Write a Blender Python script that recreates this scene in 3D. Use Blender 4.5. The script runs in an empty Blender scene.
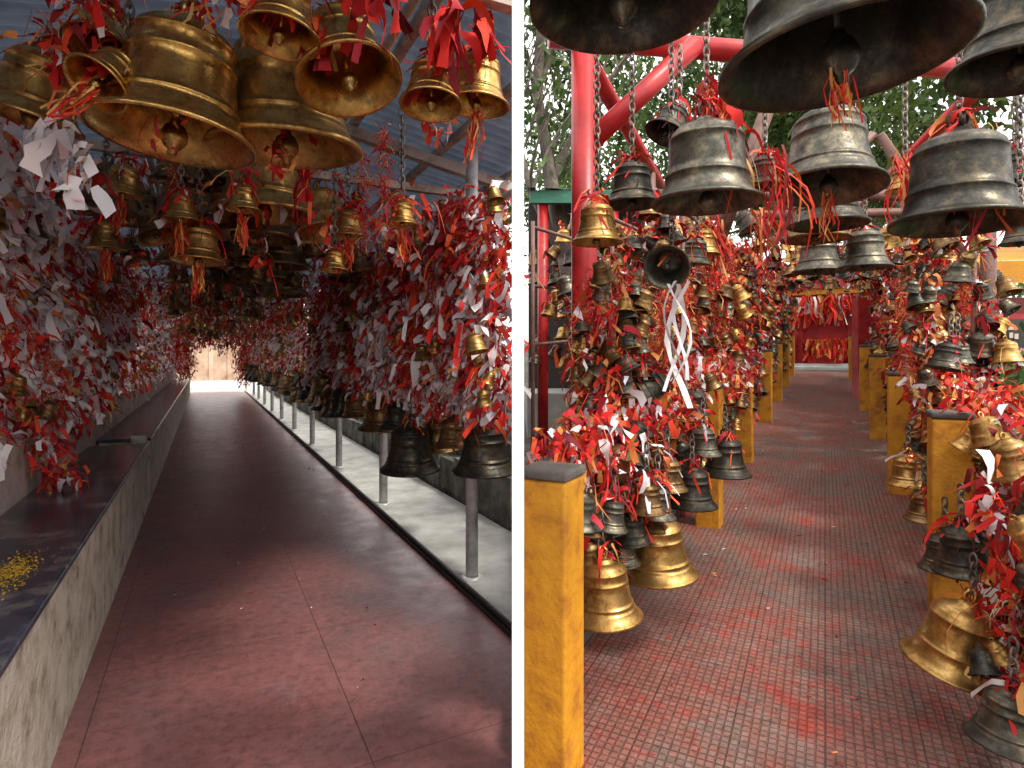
import bpy, bmesh, math, random
import numpy as np
from mathutils import Matrix, Vector
random.seed(7)
rng = np.random.default_rng(11)
S = bpy.context.scene

# ------------------------------------------------------------ materials
def new_mat(name):
    m = bpy.data.materials.new(name); m.use_nodes = True
    nt = m.node_tree
    b = nt.nodes['Principled BSDF']
    return m, nt, b
def N(nt, t, **kw):
    n = nt.nodes.new(t)
    for k, v in kw.items(): setattr(n, k, v)
    return n
def ramp(nt, fac, stops):
    r = N(nt, 'ShaderNodeValToRGB')
    el = r.color_ramp.elements
    while len(el) < len(stops): el.new(0.5)
    for e, (p, c) in zip(el, stops):
        e.position = p; e.color = (c[0], c[1], c[2], 1)
    nt.links.new(fac, r.inputs['Fac'])
    return r.outputs['Color']
def noise(nt, scale, detail=4, rough=0.6, coord='Object', vec=None):
    n = N(nt, 'ShaderNodeTexNoise')
    n.inputs['Scale'].default_value = scale
    n.inputs['Detail'].default_value = detail
    n.inputs['Roughness'].default_value = rough
    if vec is None:
        tc = N(nt, 'ShaderNodeTexCoord'); vec = tc.outputs[coord]
    nt.links.new(vec, n.inputs['Vector'])
    return n.outputs['Fac']
def bump(nt, b, h, dist=0.01, strength=0.5, prev=None):
    bp = N(nt, 'ShaderNodeBump')
    bp.inputs['Distance'].default_value = dist
    bp.inputs['Strength'].default_value = strength
    nt.links.new(h, bp.inputs['Height'])
    if prev: nt.links.new(prev, bp.inputs['Normal'])
    nt.links.new(bp.outputs['Normal'], b.inputs['Normal'])
    return bp.outputs['Normal']
def mixc(nt, fac, a, b, mode='MIX'):
    m = N(nt, 'ShaderNodeMix', data_type='RGBA', blend_type=mode)
    for sock, val in ((m.inputs[0], fac), (m.inputs[6], a), (m.inputs[7], b)):
        if isinstance(val, bpy.types.NodeSocket): nt.links.new(val, sock)
        elif isinstance(val, (int, float)): sock.default_value = val
        else: sock.default_value = (val[0], val[1], val[2], 1)
    return m.outputs[2]

def metal(name, c1, c2, c3, rough=(0.25, 0.55), metallic=0.9, scale=14):
    m, nt, b = new_mat(name)
    f = noise(nt, scale, 6, 0.75)
    col = ramp(nt, f, [(0.34, c1), (0.5, c2), (0.68, c3)])
    geo = N(nt, 'ShaderNodeNewGeometry')
    isl = ramp(nt, geo.outputs['Random Per Island'], [(0, (.55,.55,.57)), (1, (1.15,1.1,1.0))])
    col = mixc(nt, 1.0, col, isl, 'MULTIPLY')
    nt.links.new(col, b.inputs['Base Color'])
    b.inputs['Metallic'].default_value = metallic
    mr = N(nt, 'ShaderNodeMapRange')
    mr.inputs['From Min'].default_value = 0.7; mr.inputs['From Max'].default_value = 0.3
    mr.inputs['To Min'].default_value = rough[0]; mr.inputs['To Max'].default_value = rough[1]
    nt.links.new(f, mr.inputs['Value']); nt.links.new(mr.outputs[0], b.inputs['Roughness'])
    bump(nt, b, noise(nt, 90, 2, 0.6), 0.002, 0.35)
    return m
gold = metal('polished_brass', (.30,.16,.05), (.68,.42,.13), (.88,.62,.25), (.18,.45), 1.0)
brass = metal('brass', (.18,.10,.035), (.52,.31,.10), (.75,.50,.20), (.24,.55))
bronze = metal('old_bronze', (.08,.045,.022), (.24,.145,.065), (.42,.28,.13), (.3,.6))
iron = metal('dark_bell_metal', (.028,.027,.024), (.060,.058,.050), (.17,.14,.09), (.28,.6), 0.75)
silver = metal('weathered_bell_metal', (.045,.044,.036), (.118,.115,.098), (.30,.25,.17), (.3,.6), 0.8)
chainm = metal('chain_steel', (.12,.08,.06), (.25,.22,.2), (.4,.38,.36), (.4,.7), 0.7)

def cloth(name, stops, trans=0.0, rough=0.8):
    m, nt, b = new_mat(name)
    geo = N(nt, 'ShaderNodeNewGeometry')
    col = ramp(nt, geo.outputs['Random Per Island'], stops)
    nt.links.new(col, b.inputs['Base Color'])
    b.inputs['Roughness'].default_value = rough
    if trans > 0:
        tr = N(nt, 'ShaderNodeBsdfTranslucent'); nt.links.new(col, tr.inputs['Color'])
        mx = N(nt, 'ShaderNodeMixShader'); mx.inputs[0].default_value = trans
        out = nt.nodes['Material Output']
        nt.links.new(b.outputs[0], mx.inputs[1]); nt.links.new(tr.outputs[0], mx.inputs[2])
        nt.links.new(mx.outputs[0], out.inputs['Surface'])
    return m
redc = cloth('red_cloth', [(0,(.42,.008,.010)),(.35,(.66,.012,.010)),(.75,(.78,.03,.012)),(1,(.74,.11,.02))])
maroon = cloth('maroon_cloth', [(0,(.16,.006,.012)),(.6,(.38,.01,.015)),(1,(.5,.03,.05))])
orangec = cloth('orange_gold_thread', [(0,(.6,.10,.02)),(.5,(.7,.22,.04)),(1,(.75,.48,.15))], 0, .5)
paper = cloth('white_paper', [(0,(.62,.59,.66)),(.35,(.80,.77,.80)),(.8,(.87,.84,.83)),(.93,(.82,.68,.66)),(1,(.75,.42,.42))])
CL = [redc, maroon, orangec, paper]

def surf(name, stops, scale=3, rough=0.8, bs=40, bd=0.01, bst=0.5, metallic=0.0, detail=7, trans=0):
    m, nt, b = new_mat(name)
    col = ramp(nt, noise(nt, scale, detail, 0.65), stops)
    nt.links.new(col, b.inputs['Base Color'])
    b.inputs['Roughness'].default_value = rough
    b.inputs['Metallic'].default_value = metallic
    bump(nt, b, noise(nt, bs, 3), bd, bst)
    if trans:
        tr = N(nt, 'ShaderNodeBsdfTranslucent'); nt.links.new(col, tr.inputs['Color'])
        mx = N(nt, 'ShaderNodeMixShader'); mx.inputs[0].default_value = trans
        nt.links.new(b.outputs[0], mx.inputs[1]); nt.links.new(tr.outputs[0], mx.inputs[2])
        nt.links.new(mx.outputs[0], nt.nodes['Material Output'].inputs['Surface'])
    return m
plaster = surf('stained_plaster', [(.32,(.16,.13,.10)),(.42,(.40,.35,.27)),(.55,(.56,.51,.42)),(.8,(.64,.61,.54))], 6, .9, 30, .02, .5)
backpl = surf('pinkish_plaster', [(.3,(.30,.2,.17)),(.5,(.56,.43,.38)),(.8,(.64,.55,.5))], 5, .9, 30, .01, .4)
bench_top = surf('polished_dark_slab', [(.35,(.018,.024,.038)),(.52,(.05,.06,.09)),(.62,(.16,.15,.14))], 5, .2, 20, .003, .3)
concrete = surf('pale_concrete', [(.3,(.30,.30,.28)),(.5,(.46,.46,.44)),(.7,(.58,.58,.56))], 3, .85)
dirtyc = surf('dusty_concrete', [(.3,(.05,.045,.04)),(.55,(.11,.095,.085)),(.8,(.19,.17,.15))], 5, .9)
rock = surf('rough_stone', [(.3,(.05,.055,.05)),(.5,(.14,.14,.12)),(.62,(.24,.24,.21)),(.75,(.07,.12,.04))], 4, .95, 12, .06, .9)
roofm = surf('weathered_sheet_added_translucency', [(.3,(.075,.10,.14)),(.6,(.15,.19,.25)),(.8,(.24,.24,.25))], 3, .55, 30, .003, .3, .0, 4, .2)  # translucency added to let daylight through onto the left walkway
beam = surf('painted_steel_beam', [(.35,(.26,.15,.11)),(.55,(.5,.42,.37)),(.8,(.6,.55,.5))], 6, .6)
steel = surf('silver_painted_steel', [(.35,(.35,.34,.34)),(.6,(.66,.66,.66))], 8, .4, 40, .004, .3, .2)
redpaint = surf('red_paint', [(.3,(.26,.012,.012)),(.55,(.50,.018,.02)),(.8,(.56,.05,.04))], 5, .4, 30, .004, .3)
brownm = surf('brown_painted_steel', [(.3,(.10,.05,.04)),(.6,(.24,.13,.10)),(.8,(.3,.2,.17))], 6, .6)
orangep = surf('orange_paint', [(.28,(.12,.06,.03)),(.36,(.42,.16,.015)),(.48,(.62,.26,.012)),(.66,(.70,.33,.015)),(.76,(.50,.06,.02))], 8, .6, 30, .01, .5)
earth = surf('earth_ground', [(.3,(.05,.04,.03)),(.55,(.10,.08,.065)),(.8,(.16,.13,.11))], 2.5, .95, 20, .03, .7)
grassm = surf('grass_bed', [(.3,(.02,.05,.01)),(.6,(.045,.10,.02)),(.8,(.08,.14,.03))], 1.5, .7)
leafm = cloth('leaf', [(0,(.025,.06,.012)),(.5,(.06,.12,.02)),(1,(.13,.19,.04))], .3, .6)
bark = surf('bark', [(.3,(.06,.045,.035)),(.6,(.17,.14,.11)),(.8,(.26,.23,.2))], 6, .9, 20, .02, .8)
whitep = surf('white_paint', [(.3,(.9,.9,.9)),(.8,(.93,.93,.93))], 2, .6, 50, .001, .1)
creamw = surf('warm_wall', [(.3,(.30,.16,.10)),(.55,(.5,.36,.26)),(.8,(.6,.5,.4))], 1.2, .8, 50, .004, .3)
greenm = surf('green_sheet', [(.3,(.01,.09,.05)),(.8,(.02,.17,.1))], 3, .5)
yellowm = surf('yellow_canopy', [(.3,(.6,.25,.02)),(.8,(.72,.36,.03))], 3, .7)
blackm = surf('black_rubber', [(.3,(.012,.012,.013)),(.8,(.03,.03,.03))], 5, .5)
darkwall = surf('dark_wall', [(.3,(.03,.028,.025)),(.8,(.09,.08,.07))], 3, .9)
chalk = surf('yellow_powder', [(.3,(.6,.35,.02)),(.8,(.7,.45,.05))], 20, .95)

def path_mat():
    m, nt, b = new_mat('red_oxide_concrete')
    big = noise(nt, 1.0, 7, .68)
    col = ramp(nt, big, [(.35,(.19,.105,.11)),(.47,(.24,.105,.105)),(.57,(.28,.115,.11)),(.68,(.26,.16,.17))])
    fine = ramp(nt, noise(nt, 18, 7, .78), [(.35,(.62,.62,.64)),(.5,(.95,.95,.95)),(.64,(1.18,1.16,1.18))])
    col = mixc(nt, 1.0, col, fine, 'MULTIPLY')
    spots = ramp(nt, noise(nt, 7, 9, .8), [(.60,(1,1,1)),(.66,(.5,.47,.5))])
    col = mixc(nt, 1.0, col, spots, 'MULTIPLY')
    tc = N(nt, 'ShaderNodeTexCoord')
    br = N(nt, 'ShaderNodeTexBrick'); br.offset = 0.0
    mp = N(nt, 'ShaderNodeMapping'); mp.inputs['Location'].default_value = (.42,.2,0)
    nt.links.new(tc.outputs['Object'], mp.inputs['Vector']); nt.links.new(mp.outputs[0], br.inputs['Vector'])
    br.inputs['Scale'].default_value = 1; br.inputs['Brick Width'].default_value = .97
    br.inputs['Row Height'].default_value = 1.2; br.inputs['Mortar Size'].default_value = .003
    br.inputs['Mortar Smooth'].default_value = .3
    col = mixc(nt, br.outputs['Fac'], col, mixc(nt, 1.0, col, (.45,.42,.42), 'MULTIPLY'))
    nt.links.new(col, b.inputs['Base Color'])
    r = N(nt, 'ShaderNodeMapRange'); nt.links.new(noise(nt, 4, 6, .75), r.inputs['Value'])
    r.inputs['From Min'].default_value=.3; r.inputs['From Max'].default_value=.7
    r.inputs['To Min'].default_value=.28; r.inputs['To Max'].default_value=.5
    nt.links.new(r.outputs[0], b.inputs['Roughness'])
    inv = N(nt, 'ShaderNodeMath', operation='SUBTRACT'); inv.inputs[0].default_value = 1
    nt.links.new(br.outputs['Fac'], inv.inputs[1])
    n1 = bump(nt, b, inv.outputs[0], .004, .5)
    bump(nt, b, noise(nt, 45, 4), .003, .35, n1)
    return m
pathm = path_mat()
def tile_mat():
    m, nt, b = new_mat('chequered_red_tile')
    tc = N(nt, 'ShaderNodeTexCoord')
    def brick(w, mort):
        br = N(nt, 'ShaderNodeTexBrick'); br.offset = 0.0
        nt.links.new(tc.outputs['Object'], br.inputs['Vector'])
        br.inputs['Scale'].default_value = 1; br.inputs['Brick Width'].default_value = w
        br.inputs['Row Height'].default_value = w; br.inputs['Mortar Size'].default_value = mort
        br.inputs['Mortar Smooth'].default_value = .6
        return br.outputs['Fac']
    small = brick(.03, .005); big = brick(.3, .003)
    col = ramp(nt, noise(nt, 1.2, 7, .7), [(.33,(.16,.125,.11)),(.45,(.23,.145,.12)),(.55,(.28,.105,.08)),(.66,(.28,.19,.165))])
    col = mixc(nt, 1.0, col, ramp(nt, noise(nt, 30, 5, .7), [(.3,(.55,.55,.55)),(.65,(1.2,1.17,1.15))]), 'MULTIPLY')
    stain = ramp(nt, noise(nt, 4, 9, .85), [(.51,(0,0,0)),(.60,(1,1,1))])
    col = mixc(nt, stain, col, mixc(nt, 1.0, col, (1.4,.55,.5), 'MULTIPLY'))
    dust = ramp(nt, noise(nt, 2.2, 8, .8), [(.55,(0,0,0)),(.7,(.6,.6,.6))])
    col = mixc(nt, dust, col, (.26,.21,.18))
    col = mixc(nt, small, col, mixc(nt, 1.0, col, (.62,.58,.58), 'MULTIPLY'))
    col = mixc(nt, big, col, mixc(nt, 1.0, col, (.6,.55,.55), 'MULTIPLY'))
    nt.links.new(col, b.inputs['Base Color']); b.inputs['Roughness'].default_value = .55
    inv = N(nt, 'ShaderNodeMath', operation='SUBTRACT'); inv.inputs[0].default_value = 1
    nt.links.new(small, inv.inputs[1])
    n1 = bump(nt, b, inv.outputs[0], .005, .8)
    bump(nt, b, noise(nt, 50, 4), .005, .5, n1)
    return m
tilem = tile_mat()

# ------------------------------------------------------------ mesh builder
class MB:
    def __init__(s): s.v=[]; s.f=[]; s.m=[]; s.s=[]; s.n=0
    def add(s, verts, faces, mat=0, smooth=True):
        o = s.n; s.v.extend(verts); s.n += len(verts)
        for f in faces: s.f.append([i+o for i in f])
        s.m.extend([mat]*len(faces)); s.s.extend([smooth]*len(faces))
    def box(s, x0,x1,y0,y1,z0,z1, mat=0, slope=0.0, M=None):
        vs=[(x,y,z+slope*y) for z in (z0,z1) for (x,y) in ((x0,y0),(x1,y0),(x1,y1),(x0,y1))]
        if M: vs=[tuple(M@Vector(v)) for v in vs]
        s.add(vs, [(3,2,1,0),(4,5,6,7),(0,1,5,4),(1,2,6,5),(2,3,7,6),(3,0,4,7)], mat, False)
    def lathe(s, prof, seg=32, M=Matrix(), mat=0):
        vs=[]; fs=[]
        for r,z in prof:
            for k in range(seg):
                a=2*math.pi*k/seg
                vs.append(tuple(M@Vector((r*math.cos(a), r*math.sin(a), z))))
        for i in range(len(prof)-1):
            for k in range(seg):
                k2=(k+1)%seg
                fs.append((i*seg+k, i*seg+k2, (i+1)*seg+k2, (i+1)*seg+k))
        s.add(vs, fs, mat, True)
    def tube(s, pts, rad, seg=8, mat=0, cap=True):
        pts=[Vector(p) for p in pts]; vs=[]; fs=[]
        for i,p in enumerate(pts):
            d=(pts[min(i+1,len(pts)-1)]-pts[max(i-1,0)]).normalized()
            a=d.cross(Vector((0,0,1)))
            if a.length<.05: a=d.cross(Vector((1,0,0)))
            a.normalize(); b=d.cross(a)
            r=rad[i] if isinstance(rad,(list,tuple)) else rad
            for k in range(seg):
                t=2*math.pi*k/seg
                vs.append(tuple(p+a*(r*math.cos(t))+b*(r*math.sin(t))))
        for i in range(len(pts)-1):
            for k in range(seg):
                k2=(k+1)%seg
                fs.append((i*seg+k,i*seg+k2,(i+1)*seg+k2,(i+1)*seg+k))
        if cap:
            fs.append(tuple(range(seg))[::-1]); fs.append(tuple((len(pts)-1)*seg+k for k in range(seg)))
        s.add(vs,fs,mat,True)
    def ring(s, M, R=.5, r=.1, sx=1, mat=0, a=12, b=6):
        vs=[];fs=[]
        for i in range(a):
            t=2*math.pi*i/a
            for j in range(b):
                q=2*math.pi*j/b
                vs.append(tuple(M@Vector(((R+r*math.cos(q))*math.cos(t)*sx, r*math.sin(q), (R+r*math.cos(q))*math.sin(t)))))
        for i in range(a):
            for j in range(b):
                fs.append((i*b+j,((i+1)%a)*b+j,((i+1)%a)*b+(j+1)%b,i*b+(j+1)%b))
        s.add(vs,fs,mat,True)
    def strips(s, P, D, Ln, W, mats, droop=.4, nseg=3, curl=.8):
        n=len(P)
        if n==0: return
        D=D/np.linalg.norm(D,axis=1,keepdims=True)
        R=rng.normal(size=(n,3)); side=np.cross(D,R); side/=np.linalg.norm(side,axis=1,keepdims=True)+1e-9
        R2=rng.normal(size=(n,3)); s2=np.cross(D,R2); s2/=np.linalg.norm(s2,axis=1,keepdims=True)+1e-9
        wob=np.cross(D,side)
        ph=rng.uniform(0,6.28,n)
        out=np.zeros((n,nseg+1,2,3))
        for k in range(nseg+1):
            t=k/nseg
            c=P+D*(Ln*t)[:,None]+wob*(np.sin(ph+t*4.5)*Ln*.18)[:,None]
            c[:,2]-=droop*Ln*t*t
            sd=side*(1-curl*t)+s2*curl*t; sd/=np.linalg.norm(sd,axis=1,keepdims=True)+1e-9
            ww=W/2*rng.uniform(.55,1.2,n)
            out[:,k,0]=c+sd*ww[:,None]; out[:,k,1]=c-sd*ww[:,None]
        base=s.n; vs=out.reshape(-1,3); s.v.extend(map(tuple,vs.tolist())); s.n+=len(vs)
        st=(nseg+1)*2
        for k in range(nseg):
            a=base+np.arange(n)*st+k*2
            fa=np.stack([a,a+1,a+3,a+2],1)
            s.f.extend(fa.tolist()); s.m.extend(list(map(int,mats))); s.s.extend([True]*n)
    def obj(s, name, mats, M=None, clip=None, parent=None):
        me=bpy.data.meshes.new(name); me.from_pydata(s.v,[],s.f)
        for m in mats: me.materials.append(m)
        me.polygons.foreach_set('material_index', s.m)
        me.polygons.foreach_set('use_smooth', s.s)
        me.update()
        o=bpy.data.objects.new(name, me); S.collection.objects.link(o)
        if M is not None: o.matrix_world=M
        if clip:
            bm=bmesh.new(); bm.from_mesh(me)
            W=M if M is not None else Matrix()
            inv=W.inverted()
            co=inv@Vector((0.01*2 if clip=='R' else 0.0,1 if clip=='R' else 1,0))
            nrm=(inv.to_3x3()@Vector((1,-0.02 if clip=='R' else 0.0,0))).normalized()
            bmesh.ops.bisect_plane(bm, geom=bm.verts[:]+bm.edges[:]+bm.faces[:], plane_co=co, plane_no=nrm,
                clear_outer=(clip=='L'), clear_inner=(clip=='R'))
            bm.to_mesh(me); bm.free()
        if parent: o.parent=parent
        return o

TL=math.atan2(.5117,1); TR=-math.atan2(.5217,1)
ML=Matrix.Rotation(TL,4,'Z'); MR=Matrix.Rotation(TR,4,'Z')
SL=.062
def WL(u,v,z=0): return ML@Vector((u,v,z))
def WR(u,v,z=0): return MR@Vector((u,v,z+SL*v))

# ------------------------------------------------------------ bells
PROF=[(.0,.80),(.07,.80),(.085,.785),(.12,.78),(.145,.765),(.15,.74),(.20,.725),(.255,.70),(.29,.665),(.305,.63),(.318,.625),(.318,.605),(.312,.60),
 (.318,.54),(.322,.50),(.332,.495),(.332,.475),(.325,.47),(.332,.40),(.345,.32),(.36,.25),(.372,.215),(.384,.212),(.386,.195),(.38,.19),(.395,.15),(.404,.146),(.41,.13),
 (.43,.095),(.46,.06),(.485,.04),(.5,.03),(.503,.015),(.5,.0),(.485,-.004),(.465,.005),(.43,.04),(.38,.11),(.34,.2),(.31,.33),(.295,.5),(.27,.62),(.2,.67),(0,.68)]
PROF2=[(.0,.82),(.05,.82),(.07,.80),(.10,.79),(.12,.76),(.135,.735),(.20,.72),(.27,.69),(.315,.645),(.33,.60),(.34,.595),(.34,.575),(.333,.57),(.337,.5),(.343,.42),(.35,.33),(.362,.26),(.374,.255),(.376,.235),(.368,.23),
 (.385,.16),(.41,.10),(.445,.055),(.48,.035),(.5,.025),(.503,.01),(.5,0),(.48,-.004),(.45,.02),(.40,.08),(.365,.18),(.34,.3),(.325,.5),(.29,.64),(0,.69)]
MET={'g':gold,'b':brass,'o':bronze,'i':iron,'s':silver}
def bell(pos, dia, kind='b', tilt=(0,0), top=2.75, threads=20, prof=PROF, name='temple_bell', clapper=True, tassel=0):
    mb=MB(); seg=40
    mb.lathe([(r*dia,z*dia) for r,z in prof],seg,Matrix(),0)
    H=prof[0][1]*dia
    for a in (0,math.pi/2):
        mb.ring(Matrix.Translation((0,0,H+.05*dia))@Matrix.Rotation(a,4,'Z'), .075*dia,.022*dia,1,0,14,6)
    if clapper:
        mb.tube([(0,0,.6*dia),(0.01*dia,0,.12*dia)],.016*dia,6,1)
        mb.lathe([(r*dia,z*dia) for r,z in [(0,.15),(.03,.14),(.035,.11),(.06,.09),(.082,.04),(.08,0),(.055,-.04),(.03,-.06),(.028,-.09),(.0,-.1)]],14,Matrix.Translation((.01*dia,0,0)),1)
    n=threads
    if n:
        P=rng.normal(size=(n,3))*np.array([.06,.06,.05])*min(dia,.3)+np.array([0,0,H+.07*dia])
        D=rng.normal(size=(n,3))*.75+np.array([0,0,-.3])
        Ln=rng.uniform(.15,.5,n)*min(dia,.25)+.025; W=rng.uniform(.004,.024,n)
        mm=rng.choice([2,3,4,5],n,p=[.6,.2,.12,.08])
        mb.strips(P,D,Ln,W,mm,.7)
    if tassel:
        n=34
        P=rng.normal(size=(n,3))*.010+np.array([.01*dia,0,-.02])
        D=rng.normal(size=(n,3))*.10+np.array([0,0,-1]); mb.strips(P,D,rng.uniform(.5,1,n)*tassel,rng.uniform(.003,.009,n),rng.choice([2,4],n),.2)
    me_M=Matrix.Translation(pos)@Matrix.Rotation(math.radians(tilt[0]),4,'X')@Matrix.Rotation(math.radians(tilt[1]),4,'Y')@Matrix.Rotation(random.random()*6,4,'Z')
    cr=me_M@Vector((0,0,H+.1*dia))
    z=cr.z; i=0; inv=me_M.inverted()
    while z<top and i<40:
        M=inv@Matrix.Translation((cr.x,cr.y,z+.018))@Matrix.Rotation((i%2)*math.pi/2+.3,4,'Z')
        mb.ring(M@Matrix.Diagonal((1,1,1.6,1)),.014,.0042,1,6,10,5)
        z+=.033; i+=1
    return mb.obj(name,[MET[kind],MET[kind],redc,maroon,orangec,paper,chainm],me_M)

def template(prof,seg=14):
    mb=MB(); mb.lathe(prof,seg); mb.tube([(0,0,.5),(0,0,.1)],.02,5); mb.lathe([(0,.12),(.08,.05),(.07,-.02),(0,-.07)],7)
    mb.ring(Matrix.Translation((0,0,prof[0][1]+.05)),.07,.025,1,0,8,4)
    return np.array(mb.v), mb.f
LP=[(.0,.80),(.08,.79),(.15,.76),(.16,.73),(.26,.70),(.305,.64),(.32,.61),(.315,.59),(.322,.5),(.335,.48),(.327,.46),(.345,.32),(.37,.22),(.387,.2),(.385,.18),(.41,.13),(.45,.07),(.49,.035),(.5,0),(.47,.0),(.41,.08),(.34,.22),(.3,.5),(.25,.64),(0,.67)]
T1=template(LP); T2=template([(0,.72),(.12,.71),(.24,.67),(.32,.58),(.335,.56),(.33,.54),(.35,.38),(.375,.25),(.39,.24),(.39,.22),(.42,.1),(.5,.02),(.5,0),(.46,.0),(.38,.12),(.33,.3),(.28,.6),(0,.66)])
def small_bell(mb, p, d, mat, tilt=.25, T=None):
    T=T or random.choice([T1,T1,T2])
    M=Matrix.Rotation(random.gauss(0,tilt),3,'X')@Matrix.Rotation(random.gauss(0,tilt),3,'Y')@Matrix.Rotation(random.random()*6,3,'Z')
    v=T[0]@np.array(M).T*d+np.array(p)
    mb.add(list(map(tuple,v.tolist())),T[1],mat,True)

def bunch(mb, c, n, rad, white, out, gold=.10, scale=1.0):
    kinds=rng.random(n)
    mats=np.where(kinds<white,3,np.where(kinds<white+gold,2,np.where(rng.random(n)<.33,1,0)))
    P=np.array(c)+rng.normal(size=(n,3))*np.array([rad,rad,rad*1.2])
    D=rng.normal(size=(n,3))*.8+np.array([out[0]*.4,out[1]*.4,-.6])
    thin=rng.random(n)<.35
    Ln=np.where(mats==3,rng.uniform(.035,.09,n),np.where(thin,rng.uniform(.06,.17,n),rng.uniform(.03,.09,n)))*scale
    W=np.where(mats==3,rng.uniform(.022,.048,n),np.where(thin,rng.uniform(.003,.008,n),rng.uniform(.016,.038,n)))*scale
    mb.strips(P,D,Ln,W,mats,.5)
def cloth_tie(mb,x,y,z,n=14,L=.15,W=.05,mats=(0,0,0,1)):
    P=np.array([x,y,z])+rng.normal(size=(n,3))*.015; D=rng.normal(size=(n,3))*.45+np.array([0,0,-.9])
    mb.strips(P,D,rng.uniform(.5,1,n)*L,rng.uniform(.4,1,n)*W,rng.choice(mats,n),.6,6,.9)
def tinsel(mb,a,b,n=260,r=.03,mats=(0,0,2,1)):
    a=np.array(a);b=np.array(b);t=rng.random(n)[:,None]
    P=a+(b-a)*t+rng.normal(size=(n,3))*r*.4
    D=rng.normal(size=(n,3))+np.array([0,0,-.3])
    mb.strips(P,D,rng.uniform(.5,1.6,n)*r*1.3,rng.uniform(.002,.007,n),rng.choice(mats,n),.4,2)
def keepL(p): return p[0] < -.06
def keepR(p): return p[0] > .02*p[1]+.06

# LEFT PLACE ================================================================
g=MB(); g.add([(-300,-300,-.05),(300,-300,-.05),(300,300,-.05),(-300,300,-.05)],[(0,1,2,3)],0,False); g.obj('ground',[earth])
g=MB(); g.box(-.5,1.44,-3,27,-.04,0); g.obj('red_concrete_path',[pathm],ML,'L')
g=MB(); g.box(1.49,2.32,-3,45,-.04,-.006); g.box(-6,7,27.01,45,-.04,-.01); g.obj('concrete_pavement',[concrete],ML,'L')
g=MB(); g.box(1.441,1.488,-3,27,-.04,.03)
g.tube([Vector((1.465,y,.045)) for y in np.linspace(-2,26,12)],.016,8)
g.obj('drain_kerb',[blackm],ML,'L')
g=MB()
g.box(-.93,-.5,-1.5,6.6,-.04,.63,0); g.box(-.95,-.485,-1.52,6.63,.632,.665,1)
g.box(-.93,-.5,7.1,26,-.04,.63,0); g.box(-.95,-.485,7.07,26,.632,.665,1)
g.box(-.62,-.5,6.63,6.85,-.04,.74,0)
g.box(-1.15,-.953,-1.5,26,-.04,1.0,2)
o=g.obj('concrete_bench',[plaster,bench_top,backpl],ML)
bv=o.modifiers.new('b','BEVEL'); bv.width=.008; bv.segments=2
g=MB()
P=np.stack([rng.normal(-.66,.03,700)+.02*np.sin(np.arange(700)),rng.normal(2.92,.12,700),np.full(700,.668)],1)
g.strips(P,rng.normal(size=(700,3))*np.array([1,1,.02]),rng.uniform(.003,.010,700),rng.uniform(.003,.007,700),[0]*700,0,1,0)
g.obj('yellow_powder',[chalk],ML)
g=MB(); g.box(-2.6,-2.3,-3,28,-.04,1.5); g.obj('dark_backdrop_wall',[darkwall],ML)  # added wall: dark backdrop behind the curtain, kept low so light enters
g=MB()
for i in range(60):
    v0=1+i*.45; h=.30+random.random()*.25
    g.box(2.33+random.random()*.06,2.75,v0,v0+.44,-.04,h)
    g.box(2.50+random.random()*.1,2.9,v0+.1,v0+.53,h+.002,h+.2+random.random()*.2)
g.obj('stone_retaining_wall',[rock],ML,'L')
def corr(u0,u1,z0,z1,v0,v1,pitch=.11,amp=.026):
    vs=[];fs=[];n=int((v1-v0)/pitch*6)
    for i in range(n+1):
        v=v0+(v1-v0)*i/n; dz=amp*math.sin(2*math.pi*(v-v0)/pitch)
        vs += [(u0,v,z0+dz),(u1,v,z1+dz)]
    for i in range(n): fs.append((2*i,2*i+2,2*i+3,2*i+1))
    return vs,fs
g=MB()
for a in ((-2.0,.25,2.85,3.25),(.25,2.1,3.25,2.9)):
    vs,fs=corr(*a,-.6,26); g.add(vs,fs,0,True)
for v in np.arange(-.5,26,2.3):
    for (u0,z0,u1,z1) in ((-2.0,2.76,.25,3.16),(.25,3.16,2.1,2.81)):
        L=math.hypot(u1-u0,z1-z0); an=math.atan2(z1-z0,u1-u0)
        MM=Matrix.Translation((u0,v,z0))@Matrix.Rotation(-an,4,'Y')
        g.box(0,L,-.035,.035,-.07,.0,1,0,MM)
    g.box(-1.7,1.95,v-.025,v+.025,2.66,2.71,1)
for u,z in ((-1.9,2.83),(-1.3,2.93),(-.4,3.09),(.9,3.08),(1.5,2.97),(2.05,2.865)):
    g.box(u-.025,u+.025,-.6,26,z-.03,z+.012,1)
for u in (-.35,.15,.65):
    g.tube([(u,-.6,2.74),(u,26,2.74)],.02,8,2)
for v in np.arange(3.69,26,2.25):
    g.tube([(-1.3,v,0),(-1.3,v,2.8)],.035,10,2)
g.obj('corrugated_roof',[roofm,beam,steel],ML,'L')
g=MB()
for i,v in enumerate(np.arange(3.72,26,2.25)):
    g.tube([(1.6,v,-.03),(1.6,v,2.9)],.042,14)
    g.lathe([(.075,-.006),(.075,.01),(.045,.015)],14,Matrix.Translation((1.6,v,0)))
for z in (1.18,1.75,2.45): g.tube([(1.6,-1,z),(1.6,26,z)],.022,8)
g.obj('steel_railing',[steel],ML,'L')
g=MB()
for z in (1.3,1.9,2.5): g.tube([(-1.1,-1,z),(-1.1,26,z)],.02,8)
g.obj('steel_rack',[steel],ML)

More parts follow.
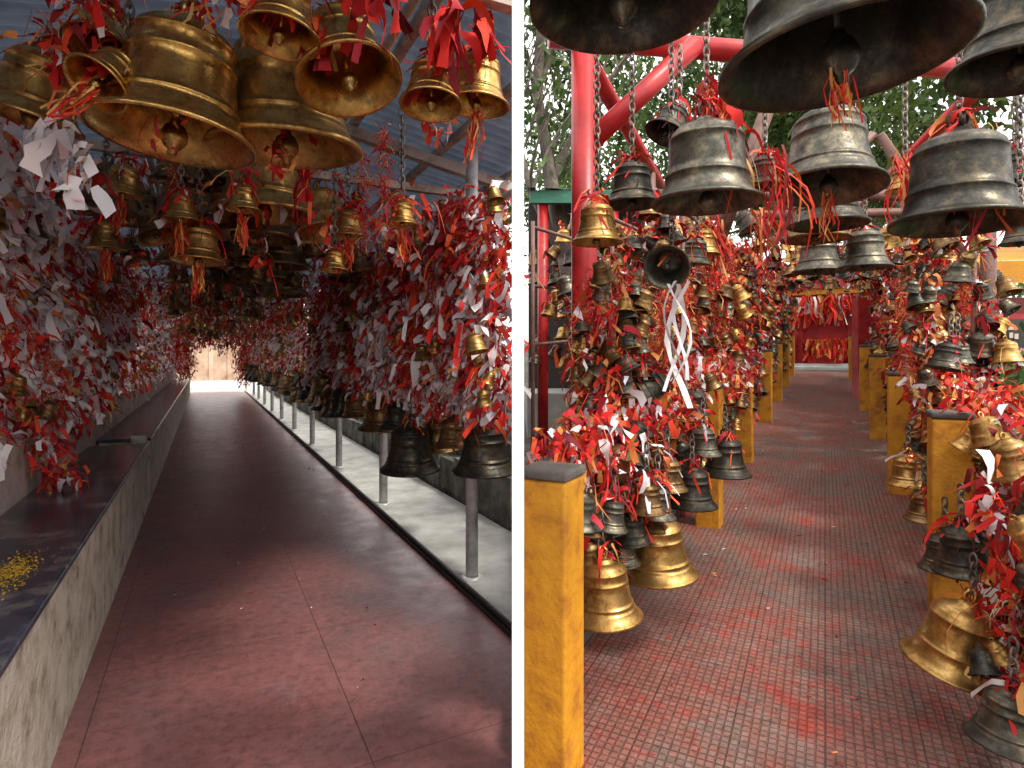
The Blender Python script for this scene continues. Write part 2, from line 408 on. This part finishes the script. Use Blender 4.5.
mb=MB()
for i in range(1900):
    v=random.uniform(1.6,26) if random.random()<.45 else random.uniform(1.6,9)
    z=random.uniform(1.08,2.7); u=-1.12+random.gauss(0,.09)+.10*math.sin(v*1.7+z*3)
    w=.68 if random.random()<.54 else .12
    w=min(.88,max(.04,w+.2*math.sin(v*2.3+z*2)))
    sc=(1.1+.035*v)*(1.3 if w>.6 and z>1.7 and v<6 else 1)
    bunch(mb, WL(u,v,z), 20 if v<9 else 13, .06 if v<9 else .08, w, (.89,.45), scale=sc)
for (u,v,z,n) in ((-.9,4.5,1.08,50),(-.86,4.56,.95,70),(-.82,4.56,.80,60),(-.8,4.6,.72,40),(-.95,5.9,.95,50),(-.98,3.5,1.05,30),(-.95,2.8,1.0,30)):
    bunch(mb, WL(u,v,z), n, .045, .08, (.3,.1), scale=1.0)
for k in range(26):
    v=random.uniform(3,9); u=-.92+random.gauss(0,.04)
    z=random.uniform(1.3,2.4); tinsel(mb,WL(u,v,z),WL(u,v,z-random.uniform(.3,.6)),180,.03)
for k in range(8):
    v=random.uniform(3,7); z=random.uniform(1.5,2.3); p=WL(-.98,v,z); cloth_tie(mb,p.x,p.y,p.z,6,.24,.06,(3,3,0))
mb.obj('prayer_ribbon_curtain',CL)
mb=MB()
for i in range(1900):
    v=random.uniform(2.4,26) if random.random()<.45 else random.uniform(2.4,9)
    z=random.uniform(1.2,2.5); u=1.57+random.gauss(0,.08)-.08*math.sin(v*2.1+z*2)
    p=WL(u,v,z)
    if not keepL(p): continue
    w=.70 if random.random()<.45 else .15
    if z>2.0: w*=.5
    bunch(mb, p, 20 if v<9 else 13, .06 if v<9 else .08, w, (-.89,-.45), scale=1.1+.035*v)
for k in range(24):
    v=random.uniform(3.6,9); u=1.38; z=random.uniform(1.5,2.5); p=WL(u,v,z)
    if keepL(p): tinsel(mb,p,WL(u,v,z-random.uniform(.3,.6)),170,.03)
for k in range(10):
    v=random.uniform(3.4,7); z=random.uniform(1.5,2.3); p=WL(1.4,v,z)
    if keepL(p): cloth_tie(mb,p.x,p.y,p.z,6,.24,.07,(3,3,0))
for i in range(260):
    a=random.random(); v=random.uniform(20,26.5)
    u,z=(random.uniform(-1,1.5),random.uniform(1.8,2.7)) if a<.5 else ((-.8+random.random()*.4,random.uniform(.9,2.4)) if a<.75 else (1.1+random.random()*.3,random.uniform(.5,2.4)))
    bunch(mb, WL(u,v,z), 14, .1, .12, (0,0), .2, 1.8)
mb.obj('prayer_ribbon_curtain',CL)
mb=MB()
for i in range(520):
    v=random.uniform(3.2,24); u=random.uniform(-1.0,1.2); z=random.uniform(2.1,2.7)
    p=WL(u,v,z)
    if not keepL(p): continue
    bunch(mb,p,12,.045,.10,(0,0),.2,1.0)
for (x,y,z,n,w,sc) in ((-1.30,1.85,2.56,40,.1,.9),(-1.38,1.9,2.07,12,.95,1.1),(-.75,1.75,2.6,26,.1,.8),(-1.36,1.85,2.16,10,.9,1),(-1.6,2.2,2.62,60,.3,1),(-.88,2.3,2.26,30,.0,.7),(-1.13,1.98,2.28,20,0,.6),(-1.45,1.9,2.5,40,.1,.9),(-1.1,1.75,2.68,30,0,.8),(-.3,2.4,2.5,30,.1,1),(-.95,1.9,2.62,30,.1,.8)):
    bunch(mb,(x,y,z),n,.035,w,(0,0),.25,sc)
cloth_tie(mb,-.40,1.85,2.68,14,.18,.05); cloth_tie(mb,-.19,1.9,2.60,16,.16,.05); cloth_tie(mb,-.24,1.95,2.54,10,.11,.04); cloth_tie(mb,-.1,2.0,2.64,10,.12,.05)
cloth_tie(mb,-1.22,1.7,2.64,10,.14,.04); cloth_tie(mb,-1.44,1.88,2.23,8,.2,.06,(3,)); cloth_tie(mb,-.62,1.9,2.55,8,.1,.04)
cloth_tie(mb,-1.9,2.3,2.6,10,.2,.06,(3,0)); cloth_tie(mb,-1.05,3.0,2.45,10,.2,.04)
tinsel(mb,(-.62,2.9,2.6),(-.62,2.9,2.15),260,.035); tinsel(mb,(-.8,3.2,2.6),(-.8,3.2,2.1),260,.035); tinsel(mb,(-1.75,3.1,2.5),(-1.75,3.1,2.0),260,.035)
mb.obj('overhead_ribbons',CL)

for (x,y,z,d,k,t) in (
 (-1.13,2.0,2.217,.52,'g',(-4,5)),(-.87,2.32,2.29,.57,'b',(3,0)),(-.54,2.0,2.41,.35,'g',(-16,-14)),(-.696,1.8,2.45,.235,'g',(-8,3)),
 (-1.25,1.8,2.31,.19,'g',(-38,12)),(-1.77,2.2,2.36,.34,'b',(0,14)),(-.27,2.0,2.33,.21,'g',(-10,0)),(-.125,2.1,2.37,.235,'g',(0,4)),
 (-1.36,3.3,2.27,.55,'b',(0,0)),(-1.67,4.0,2.27,.53,'o',(0,0)),(-1.57,3.0,1.965,.25,'b',(-4,0)),(-1.95,3.0,2.3,.2,'b',(0,8)),(-.55,3.0,2.15,.16,'g',(0,0)),
 (-.95,3.2,1.95,.15,'g',(-5,0)),(-.9,3.3,2.15,.2,'b',(0,0)),(-2.3,3.4,2.1,.2,'b',(0,0)),(-1.9,4.9,2.22,.5,'o',(0,0)),(-2.2,5.6,2.2,.45,'o',(0,0)),(-2.5,6.6,2.15,.5,'o',(0,0)),
 (-1.35,1.95,2.5,.2,'g',(-20,0)),(-1.6,2.9,2.15,.17,'b',(0,0)),(-1.3,2.9,2.2,.16,'g',(0,0))):
    bell((x,y,z),d,k,t,2.72,30,tassel=(.15 if d<.3 and random.random()<.6 else 0))
for (x,y,z,d,k) in ((-.18,3.9,.74,.42,'i'),(-.78,4.6,.62,.46,'i'),(-.576,4.8,.74,.36,'o'),(-1.21,5.5,.81,.40,'o'),(-1.97,7.0,.80,.40,'i'),
   (-1.0,5.2,.86,.3,'i'),(-1.6,6.2,.86,.34,'o'),(-1.78,6.6,.84,.34,'i'),(-2.35,7.9,.85,.38,'i'),(-.42,4.3,.84,.28,'o')):
    bell((x,y,z),d,k,(random.uniform(-4,4),random.uniform(-4,4)),1.18,16)
mb=MB()
for i in range(360):
    v=random.uniform(3.6,25); u=random.gauss(.15,.42); z=random.uniform(2.0,2.6)
    big=random.random()<.35
    d=random.uniform(.3,.5) if big else random.uniform(.1,.24)
    if big: z=max(z,2.2)
    if u<-1 or u>1.4: continue
    p=WL(u,v,z)
    if not keepL(p): continue
    small_bell(mb,p,d,random.choice([0,1,1]),.08 if big else .2)
    mb.tube([p+Vector((0,0,.8*d)),Vector((p.x,p.y,2.74))],.006,4,2)
for i in range(200):
    v=random.uniform(7.5,25); p=WL(1.5+random.gauss(0,.1),v,random.uniform(.68,1.0))
    small_bell(mb,p,random.uniform(.25,.4),random.choice([1,3]),.08)
for i in range(420):
    side=random.random()<.5
    v=random.uniform(2.6,20); u=(-.98 if side else 1.40)+random.gauss(0,.08)
    p=WL(u,v,random.uniform(1.1,2.5))
    if not keepL(p): continue
    small_bell(mb,p,random.uniform(.07,.16),random.choice([0,0,1]),.3)
mb.obj('hanging_bell_cluster',[brass,bronze,chainm,iron])

g=MB(); g.box(-3,6,40,40.3,-.04,2.6)
for k in range(9): g.box(-2.8+k,-2.8+k+.25,39.9,39.997,-.04,2.7)
g.obj('boundary_wall',[creamw],ML,'L')

# RIGHT PLACE ================================================================
def terr(pts): return [tuple((p[0],p[1],SL*(p[0]*-math.sin(TR)+p[1]*math.cos(TR))-.012)) for p in pts]
g=MB(); g.add(terr([(0,0),(14,-8),(34,20),(22,42),(.84,42)]),[(0,1,2,3,4)],0,False); g.obj('terrain',[earth])
g=MB(); g.box(-.98,.66,-2,17.2,-.1,0,0,SL); g.obj('tiled_path',[tilem],MR,'R')
g=MB(); g.box(-1.25,-.985,-1,17,-.1,.05,0,SL); g.box(.665,.80,-1,17,-.1,.05,0,SL); g.obj('concrete_kerb',[dirtyc],MR,'R')
def post(u,v,h=.98,w=.085,arm=0):
    g=MB(); z0=SL*v
    g.box(u-w,u+w,v-w,v+w,z0-.1,z0+h,0)
    if arm: g.box(u+w+.001,u+arm,v-w*.7,v+w*.7,z0+h-.13,z0+h-.004,0)
    g.box(u-w-.006,u+w+.006,v-w-.006,v+w+.006,z0+h+.002,z0+h+.035,1)
    o=g.obj('orange_post',[orangep,dirtyc],MR)
    bv=o.modifiers.new('b','BEVEL'); bv.width=.012; bv.segments=3
post(-.81,1.84)
for v in (4.5,6.6,9.1,11.4,13.7,16): post(-.74,v)
for v in (3.65,5.9,8.3,10.6,13,15.4): post(.55,v,.96,.085,.5)
g=MB()
for u,vs in ((-.84,(1.84,16)),(.72,(.5,15.4))):
    for h in (.9,.55):
        g.tube([(u,vs[0]+.0,h+SL*vs[0]),(u,vs[1],h+SL*vs[1])],.022,8)
for u,v0 in ((-.95,4.6),(-1.5,4.6),(-2.2,4.6),(.92,5.2),(1.3,8.2)):
    for v in np.arange(v0,17,2.4):
        g.tube([(u,v,SL*v),(u,v,2.35+SL*v)],.018,8)
    for h in (1.3,1.8,2.3):
        g.tube([(u,v0,h+SL*v0),(u,16.6,h+SL*16.6)],.016,6)
g.obj('bell_rack',[brownm],MR,'R')

for (x,y,z,d,k,t,pr,ts) in (
 (.71,1.3,2.13,.5,'i',(-1,-4),PROF2,.10),(.262,1.42,2.32,.44,'i',(0,0),PROF2,0),(1.43,1.7,2.3,.34,'i',(0,5),PROF2,0),
 (.81,2.5,2.13,.45,'s',(0,0),PROF2,0),(1.37,2.6,2.22,.46,'s',(-6,3),PROF,.18),(1.71,2.3,2.0,.465,'i',(-2,2),PROF2,0),
 (.54,2.7,2.175,.25,'i',(0,0),PROF,0),(.368,2.6,1.985,.225,'b',(0,0),PROF,0),(.714,2.8,2.53,.2,'i',(-10,25),PROF,0),
 (.67,2.6,1.88,.2,'s',(-65,20),PROF,0),(1.685,3.2,2.19,.4,'i',(0,0),PROF,0),(1.92,3.8,2.23,.41,'o',(0,0),PROF,0),
 (2.236,3.8,2.05,.32,'s',(0,0),PROF,0),(2.35,4.6,2.136,.38,'s',(0,0),PROF,0),(1.265,3.0,2.34,.2,'i',(0,0),PROF,0),
 (1.965,3.0,2.32,.175,'b',(0,0),PROF,0),(2.35,2.8,2.3,.2,'i',(0,0),PROF,0),(2.2,2.6,1.98,.15,'i',(0,0),PROF,0),(1.15,3.6,2.1,.2,'b',(0,0),PROF,0),(1.0,3.3,2.0,.18,'s',(5,5),PROF,0)):
    bell((x,y,z),d,k,t,2.95,26,prof=pr,tassel=ts)
for (x,y,z,d,k,t,pr) in (
 (.356,2.3,.50,.29,'b',(0,-3),PROF),(.666,2.7,.51,.34,'b',(0,-4),PROF),(1.278,3.6,.78,.3,'i',(0,0),PROF),(.468,2.6,.60,.18,'s',(0,0),PROF),
 (.64,3.0,1.3,.2,'i',(0,60),PROF),(.93,3.1,.72,.26,'i',(0,0),PROF),(.55,2.45,.86,.16,'o',(0,0),PROF),(1.05,3.3,.95,.2,'s',(0,0),PROF),(.38,2.35,.82,.15,'s',(0,8),PROF),(.5,2.5,.72,.17,'i',(0,-6),PROF),(.75,2.9,.85,.2,'o',(0,0),PROF),(.62,2.6,.80,.18,'s',(0,4),PROF),
 (1.6,2.2,.36,.32,'b',(8,12),PROF2),(1.89,2.5,.60,.25,'i',(0,-5),PROF),(2.376,3.6,.72,.24,'b',(0,0),PROF),(1.56,1.9,.27,.22,'s',(0,8),PROF),
 (2.45,3.4,1.42,.2,'i',(0,12),PROF),(2.6,3.5,1.45,.17,'s',(0,0),PROF),(1.82,2.2,.66,.18,'b',(0,0),PROF),(2.2,3.2,.62,.2,'o',(0,0),PROF),(2.02,2.8,.5,.22,'s',(0,0),PROF)):
    bell((x,y,z),d,k,t,z+d*.9+.12,20,prof=pr)
mb=MB(); rb=MB()
U=random.uniform; G=random.gauss
def heap(n,uf,vf,zf,df,pal,white=.12,rn=9,tilt=.3,rprob=.8,only=False):
    for i in range(n):
        v=vf(); u=uf(v); z=zf(v)
        p=WR(u,v,z)
        if not keepR(p): continue
        if not only: small_bell(mb,p,df(v),random.choice(pal),tilt)
        if random.random()<rprob:
            bunch(rb, p+Vector((0,0,random.uniform(.02,.15))), rn, .045, white, (0,-.4), .2, .9+.03*v)
PAL=[0,1,1,2,3,3]
heap(330,lambda v:-.86+G(0,.08),lambda:U(2.1,7),lambda v:U(.42,.95),lambda v:U(.10,.2),PAL,.1,8,.25,.4)
heap(200,lambda v:-.86+G(0,.06),lambda:U(7,16),lambda v:U(.3,.95),lambda v:U(.15,.28),PAL,.1,8,.2,.5)
heap(290,lambda v:-.86+G(0,.08),lambda:U(2.05,8),lambda v:U(.84,1.0),lambda v:.1,[0],.12,13,.3,1,True)
heap(270,lambda v:.76+G(0,.08),lambda:U(1.6,7),lambda v:U(.3,.9),lambda v:U(.10,.2),[0,0,1,2,3],.1,8,.25,.4)
heap(180,lambda v:.76+G(0,.05),lambda:U(7,16),lambda v:U(.3,.9),lambda v:U(.15,.28),PAL,.1,8,.2,.5)
heap(230,lambda v:.78+G(0,.07),lambda:U(1.5,8),lambda v:U(.72,.96),lambda v:.1,[0],.12,13,.3,1,True)
heap(620,lambda v:-.95+G(0,.13)-.15*(v<5),lambda:U(3.9,16.5),lambda v:U(1.05,2.25),lambda v:U(.1,.2),PAL,.06,13,.3,.8)
heap(320,lambda v:-1.6+G(0,.3),lambda:U(4.4,13),lambda v:U(1.0,2.3),lambda v:U(.1,.22),PAL,.06,12,.3,.8)
heap(220,lambda v:-2.6+G(0,.4),lambda:U(6,15),lambda v:U(.9,2.3),lambda v:U(.14,.28),[0,1,2,3],.1,9,.2,.5)
heap(460,lambda v:.88+G(0,.12)+.05*(v<6),lambda:U(4.9,16.5),lambda v:U(.9,min(2.25,1.25+.16*v)),lambda v:U(.1,.2),PAL,.06,13,.3,.8)
heap(150,lambda v:1.3+G(0,.2),lambda:U(8,14),lambda v:U(.9,1.9),lambda v:U(.12,.22),[0,1,2,3],.12,10,.3,.8)
heap(120,lambda v:U(-.9,.8),lambda:U(6,16),lambda v:U(1.95,2.4),lambda v:U(.12,.3),[0,1,3,3],.05,12,.2,.9)
for (x,y,z0,z1) in ((.42,2.9,1.05,1.95),(.36,2.95,1.0,1.6),(.5,2.8,1.2,1.75),(.62,3.0,1.2,1.85),(.36,3.1,1.0,1.5),(.95,3.5,1.1,1.9),(.8,3.3,1.1,1.6),(1.15,3.9,1.2,2.0),(2.6,3.75,1.1,1.8),(2.45,3.6,1.2,1.9),(1.74,2.1,.35,1.0),(1.66,2.02,.3,.8)):
    z=z0
    while z<z1:
        bunch(rb,(x+G(0,.03),y+G(0,.03),z),13,.03,.08,(0,-.3),.22,.85)
        if random.random()<.6: small_bell(mb,(x+G(0,.05),y-.03,z),U(.08,.13),random.choice([0,1,2]),.3)
        z+=.045
for (x,y,z) in ((.83,2.45,2.5),(1.05,2.4,2.3),(1.2,3.6,2.3),(.8,2.5,2.62),(1.9,2.9,2.45),(.83,2.6,2.58),(1.75,2.25,2.3),(1.4,3.4,2.3)):
    n=34; P=np.array([x,y,z])+rng.normal(size=(n,3))*.025; D=rng.normal(size=(n,3))*.25+np.array([.25,0,-1]); rb.strips(P,D,rng.uniform(.08,.3,n),rng.uniform(.004,.016,n),rng.choice([0,0,2,1],n),.4,5)
cloth_tie(rb,.86,2.4,2.55,12,.18,.04); cloth_tie(rb,.95,2.6,2.45,8,.2,.035)
for (a,b) in (((.34,3.12,1.75),(.36,3.1,1.15)),((.42,3.1,1.7),(.41,3.1,1.0)),((.47,3.1,1.5),(.38,3.1,1.2)),((.55,3.0,1.95),(.55,3.0,1.5)),((.8,3.2,1.9),(.82,3.2,1.4)),((1.0,3.5,2.1),(1.02,3.5,1.5)),((2.4,3.7,1.9),(2.42,3.7,1.4)),((1.35,4.3,2.3),(1.35,4.3,1.7))):
    tinsel(rb,a,b,420,.04,(0,0,2,2,1))
for k in range(26):
    v=U(3.9,9); u=(-.86 if random.random()<.5 else .84); h=U(1.5,2.3)
    if u>0: v+=1; h=min(h,1.2+.12*v)
    a=WR(u,v,h)
    if keepR(a): tinsel(rb,a,a+Vector((G(0,.04),0,-U(.3,.6))),220,.035,(0,0,2,1))
for (x,y,z) in ((1.78,2.2,.95),(1.7,2.08,.9),(1.85,2.35,.98),(1.95,2.5,1.0)): cloth_tie(rb,x,y,z,8,.13,.04,(0,3,0,1))
mb.obj('hanging_bell_cluster',[brass,bronze,silver,iron])
rb.obj('prayer_ribbons',CL)
g=MB(); n=5
P=np.array([[.72,2.55,1.80]]*n)+rng.normal(size=(n,3))*.006; D=np.tile(np.array([-.03,.0,-1.]),(n,1))+rng.normal(size=(n,3))*.03
g.strips(P,D,rng.uniform(.35,.5,n),rng.uniform(.015,.028,n),[0]*n,.1,8,.3); g.obj('white_scarf',[paper])

g=MB()
g.tube([(.385,3.2,.1),(.385,3.2,3.2)],.068,18)
g.tube([(.40,3.2,2.62),(.99,3.25,3.18)],.055,14)
g.tube([(.2,3.2,3.2),(2.9,3.6,3.2)],.06,14)
g.tube([(2.9,3.6,3.2),(4.6,8.2,3.4)],.05,12)
g.tube([(.385,3.2,3.1),(2.2,8.0,3.4)],.05,12)
g.obj('red_steel_frame',[redpaint])
g=MB()
def bar(a,b,w=.05): g.tube([a,b],w,4)
bar((1.62,3.75,3.1),(1.3,3.8,2.2),.045); bar((3.0,4.9,3.3),(4.0,5.0,2.0),.05)
bar((2.95,4.9,3.3),(2.3,4.8,2.75),.04); bar((3.93,4.95,3.3),(3.93,4.95,.35),.07)
bar((.9,4.5,2.7),(6,4.9,2.8),.045); bar((2.0,6.5,3.0),(7,6.5,3.1),.05)
bar((1.3,5.6,.3),(1.3,5.6,3.2),.04)
g.obj('steel_truss_frame',[brownm])

g=MB()
g.box(-1.6,1.6,18.3,21,-.1,.12,1,SL); g.box(-1.2,1.2,18.0,18.3,-.1,.06,1,SL)
z=SL*18.6
g.box(-1.5,-.55,18.6,20.5,z,z+2.0,0); g.box(.55,1.5,18.6,20.5,z,z+2.0,0); g.box(-.55,.55,18.75,20.5,z,z+2.0,0)
g.box(-.40,.40,18.45,18.747,z+.1,z+.7,0); g.box(-.46,.46,18.42,18.74,z+.702,z+.76,2)
g.box(-1.7,1.7,18.4,20.7,z+2.002,z+2.15,2)
for k,(w,h) in enumerate(((1.2,.35),(.95,.3),(.7,.3),(.45,.3),(.22,.35))):
    zz=z+2.15+sum((.35,.3,.3,.3)[:k])+.002*k
    g.box(-w,w,19.5-w,19.5+w,zz,zz+h,0)
g.lathe([(0,.35),(.06,.25),(.12,.15),(.14,.05),(.08,0)],14,Matrix.Translation((0,19.5,z+3.75)),2)
for u in (-1.35,-.75,.75,1.35): g.tube([(u,18.5,z-.1),(u,18.5,z+2.0)],.06,12,0)
bn=260; P=np.stack([rng.uniform(-1.5,1.5,bn),rng.uniform(18.25,18.4,bn),z+1.95+rng.uniform(-.1,.05,bn)],1)
g.strips(P,rng.normal(size=(bn,3))*.15+np.array([0,0,-1]),rng.uniform(.2,.8,bn),rng.uniform(.04,.12,bn),rng.choice([5,5,5,6,7],bn),.1,3)
bn=120; P=np.stack([rng.uniform(-.5,.5,bn),rng.uniform(18.3,18.41,bn),z+.75+rng.uniform(-.1,.05,bn)],1)
g.strips(P,rng.normal(size=(bn,3))*.15+np.array([0,0,-1]),rng.uniform(.1,.5,bn),rng.uniform(.04,.1,bn),rng.choice([5,5,6],bn),.1,3)
g.obj('red_shrine',[redpaint,concrete,yellowm,darkwall,whitep,redc,orangec,paper],MR)

g=MB()
g.add([(.05,6.6,3.35),(.05,9.6,4.2),(2.2,9.9,4.2),(2.2,6.9,3.35)],[(0,1,2,3)],0,False)
g.box(.25,2.0,9.0,9.2,.3,3.8,1)
g.box(.2,2.2,6.7,6.78,3.2,3.34,0)
for x in (.35,1.15,2.0): g.tube([(x,6.8,.3),(x,6.8,3.3)],.06,8,2)
g.box(.2,2.0,7.8,9.0,.3,1.0,3)
g.obj('green_roof_shed',[greenm,darkwall,redpaint,concrete],None,'R')

g=MB()
g.add([(5.6,8.2,2.75),(9.5,7.2,2.75),(10.2,10.5,3.45),(6.5,11.5,3.45)],[(0,1,2,3)],0,False)
g.add([(5.6,8.18,2.45),(9.5,7.18,2.45),(9.5,7.18,2.745),(5.6,8.18,2.745)],[(0,1,2,3)],0,False)
for (x,y) in ((5.8,8.3),(9.2,7.5),(6.7,11.2)): g.tube([(x,y,.6),(x,y,2.7)],.06,8,1)
g.box(6.0,9.6,10.4,10.6,.7,2.5,1)
g.obj('yellow_canopy_stall',[yellowm,redpaint])
g=MB(); g.box(5.2,6.4,7.0,7.3,.5,1.9,0); g.box(5.15,6.45,6.95,7.35,1.902,1.98,0); g.obj('red_pillar_wall',[redpaint])
g=MB(); g.box(4.75,5.9,5.85,5.90,1.48,1.85,0)
for x in (4.8,5.85): g.tube([(x,5.92,.35),(x,5.92,1.9)],.03,8,1)
for i in range(26):
    x=U(4.78,5.8); z=U(1.5,1.78); g.box(x,x+U(.03,.06),5.83+i*.0002,5.8301+i*.0002,z,z+U(.03,.06),2)
g.obj('notice_board',[darkwall,brownm,backpl])
g=MB(); g.add(terr([(1.9,1.6),(14,0),(16,14),(8,14.5),(4.4,7)]),[(0,1,2,3,4)],0,False)
g.v=[(a,b,c+.008) for a,b,c in g.v]
n=42000; X=rng.uniform(1.8,9,n); Y=rng.uniform(1.5,12,n); u=X*math.cos(TR)+Y*math.sin(TR); v=X*-math.sin(TR)+Y*math.cos(TR)
ok=(u>.95)&(u<6); X,Y,v=X[ok],Y[ok],v[ok]; n=len(X)
g.strips(np.stack([X,Y,SL*v-.01],1),rng.normal(size=(n,3))*.35+np.array([0,0,1]),rng.uniform(.05,.12,n),rng.uniform(.006,.014,n),[1]*n,.3,2)
g.obj('grass',[grassm,leafm])
def plant(x,y,h,n=160):
    g=MB(); z0=SL*(x*-math.sin(TR)+y*math.cos(TR))
    for k in range(9):
        a=U(0,6.28); g.tube([(x,y,z0),(x+.3*h*math.cos(a)*.5,y+.3*h*math.sin(a)*.5,z0+h*.6),(x+.45*h*math.cos(a),y+.45*h*math.sin(a),z0+h*U(.8,1))],[.012,.008,.004],5,0)
    P=np.array([x,y,z0+h*.6])+rng.normal(size=(n,3))*np.array([.2,.2,.22])*h
    g.strips(P,rng.normal(size=(n,3))+np.array([0,0,.2]),rng.uniform(.05,.12,n),rng.uniform(.02,.045,n),[1]*n,.5,3,.2)
    g.obj('leafy_plant',[bark,leafm])
for (x,y,h,n) in ((3.25,3.8,.75,420),(3.5,4.2,.95,520),(3.9,4.6,.95,520),(4.4,4.9,1.0,420),(4.9,5.2,.9,300),(4.2,5.4,1.1,420),(3.0,3.3,.4,160),(5.2,6.0,1.1,420)): plant(x,y,h,n)
g=MB(); n=420
u=rng.uniform(-.65,.45,n)*1.0; v=rng.uniform(1.8,13,n); e=rng.random(n)<.5; u=np.where(e,np.sign(u)*rng.uniform(.35,.7,n),u); u=np.clip(u,-.9,.6)
P=np.stack([u,v,SL*v+.006],1); g.strips(P,rng.normal(size=(n,3))*np.array([1,1,.05]),rng.uniform(.01,.03,n),rng.uniform(.003,.009,n),rng.choice([0,1,2,3],n,p=[.5,.25,.1,.15]),0,2)
g.obj('fallen_ribbon_scraps',CL,MR,'R')
g=MB(); n=90
u=rng.uniform(-.4,1.3,n); v=rng.uniform(1.8,12,n)
P=np.stack([u,v,np.full(n,.006)],1); g.strips(P,rng.normal(size=(n,3))*np.array([1,1,.05]),rng.uniform(.008,.025,n),rng.uniform(.003,.010,n),rng.choice([0,1,3],n),0,2)
g.obj('fallen_ribbon_scraps',CL,ML,'L')

def tree(x,y,z0,h,crown,n,leaf=(.1,.2),lean=0,spread=1.0):
    g=MB(); tips=[]
    def branch(p,d,L,r,lvl):
        pts=[p]; rr=[r]; q=p.copy(); dd=d.copy()
        for k in range(5):
            dd=(dd+Vector((G(0,.13),G(0,.13),G(.02,.08)))).normalized(); q=q+dd*L/5; pts.append(q.copy()); rr.append(r*(1-.14*(k+1)))
            if lvl>0 and k>=1:
                for _ in range(2 if lvl<3 else 1):
                    a=U(0,6.28); nd=(dd+Vector((math.cos(a),math.sin(a),U(-.1,.5)))*U(.6,1.1)*spread).normalized()
                    branch(q.copy(),nd,L*U(.45,.65),rr[-1]*.55,lvl-1)
            if lvl<=1: tips.append(q.copy())
        g.tube(pts,rr,8 if lvl>1 else 4,0,False)
    branch(Vector((x,y,z0)),Vector((lean,0,1)).normalized(),h*.75,h*.022,3)
    T=np.array([tuple(t) for t in tips]); idx=rng.integers(0,len(T),n)
    cl=rng.normal(size=(len(T),3))*.1
    P=T[idx]+cl[idx]+rng.normal(size=(n,3))*crown
    g.strips(P,rng.normal(size=(n,3))+np.array([0,0,-.2]),rng.uniform(leaf[0],leaf[1],n),rng.uniform(leaf[0]*.45,leaf[1]*.5,n),[1]*n,.3,2,.2)
    g.obj('broadleaf_tree',[bark,leafm])
tree(1.4,13,.8,9.5,.22,4500,(.1,.2))
tree(.9,7.2,.5,7.0,.14,700,(.08,.14))
tree(9.5,12,1.0,8.5,.3,6500,(.12,.24))
tree(13,10,1.0,8,.3,6500,(.12,.24))
tree(8.2,9.4,1.0,6,.25,5000,(.1,.2))
tree(6.0,18,1.3,8,.3,2500,(.14,.26))
tree(11,20,1.4,9,.35,6000,(.16,.3))
tree(15,28,1.8,10,.45,6000,(.2,.4))
tree(3.5,27,1.8,10,.4,4000,(.2,.4))
g=MB(); n=12000
X=rng.uniform(1.5,40,n); Y=rng.uniform(34,38,n)-X*.25; Z=rng.uniform(.5,5,n)*(1+.3*np.sin(X*.9))
g.strips(np.stack([X,Y,Z],1),rng.normal(size=(n,3)),rng.uniform(.3,.6,n),rng.uniform(.15,.3,n),[0]*n,.3,2,.2)
g.obj('distant_tree_mass',[leafm])

g=MB(); g.box(0,.02,1.0,1.3,-.05,3.0); g.obj('white_divider',[whitep])  # added strip standing in for the white border between the two views

# ------------------------------------------------------------ light, camera
w=bpy.data.worlds.new('World'); S.world=w; w.use_nodes=True
nt=w.node_tree; sky=nt.nodes.new('ShaderNodeTexSky'); sky.sky_type='NISHITA'; sky.sun_disc=False
sd=Vector((.70,-.55,0)).normalized(); el=math.radians(55)
sky.sun_elevation=el; sky.sun_rotation=math.atan2(sd.x,sd.y); sky.dust_density=3; sky.air_density=1.0
bg=nt.nodes['Background']; bg.inputs['Strength'].default_value=.15
# thin bright overcast: haze veil mixed over the clear sky
veil=mixc(nt,.8,sky.outputs[0],(18.0,17.5,17.0))
nt.links.new(veil,bg.inputs['Color'])
sl=bpy.data.lights.new('sun','SUN'); sl.energy=3.2; sl.angle=math.radians(10); sl.color=(1,.93,.82)
so=bpy.data.objects.new('sun',sl); S.collection.objects.link(so)
dv=Vector((sd.x*math.cos(el),sd.y*math.cos(el),math.sin(el)))
so.rotation_euler=dv.to_track_quat('Z','Y').to_euler()
cam=bpy.data.cameras.new('camera'); co=bpy.data.objects.new('camera',cam); S.collection.objects.link(co)
co.location=(0,0,1.5); co.rotation_euler=(math.radians(90),0,0)
cam.sensor_width=36; cam.lens=600/1024*36; cam.shift_y=-29/1024; cam.clip_start=.05; cam.clip_end=1000
S.camera=co
S.view_settings.view_transform='Standard'; S.view_settings.look='None'; S.view_settings.exposure=0
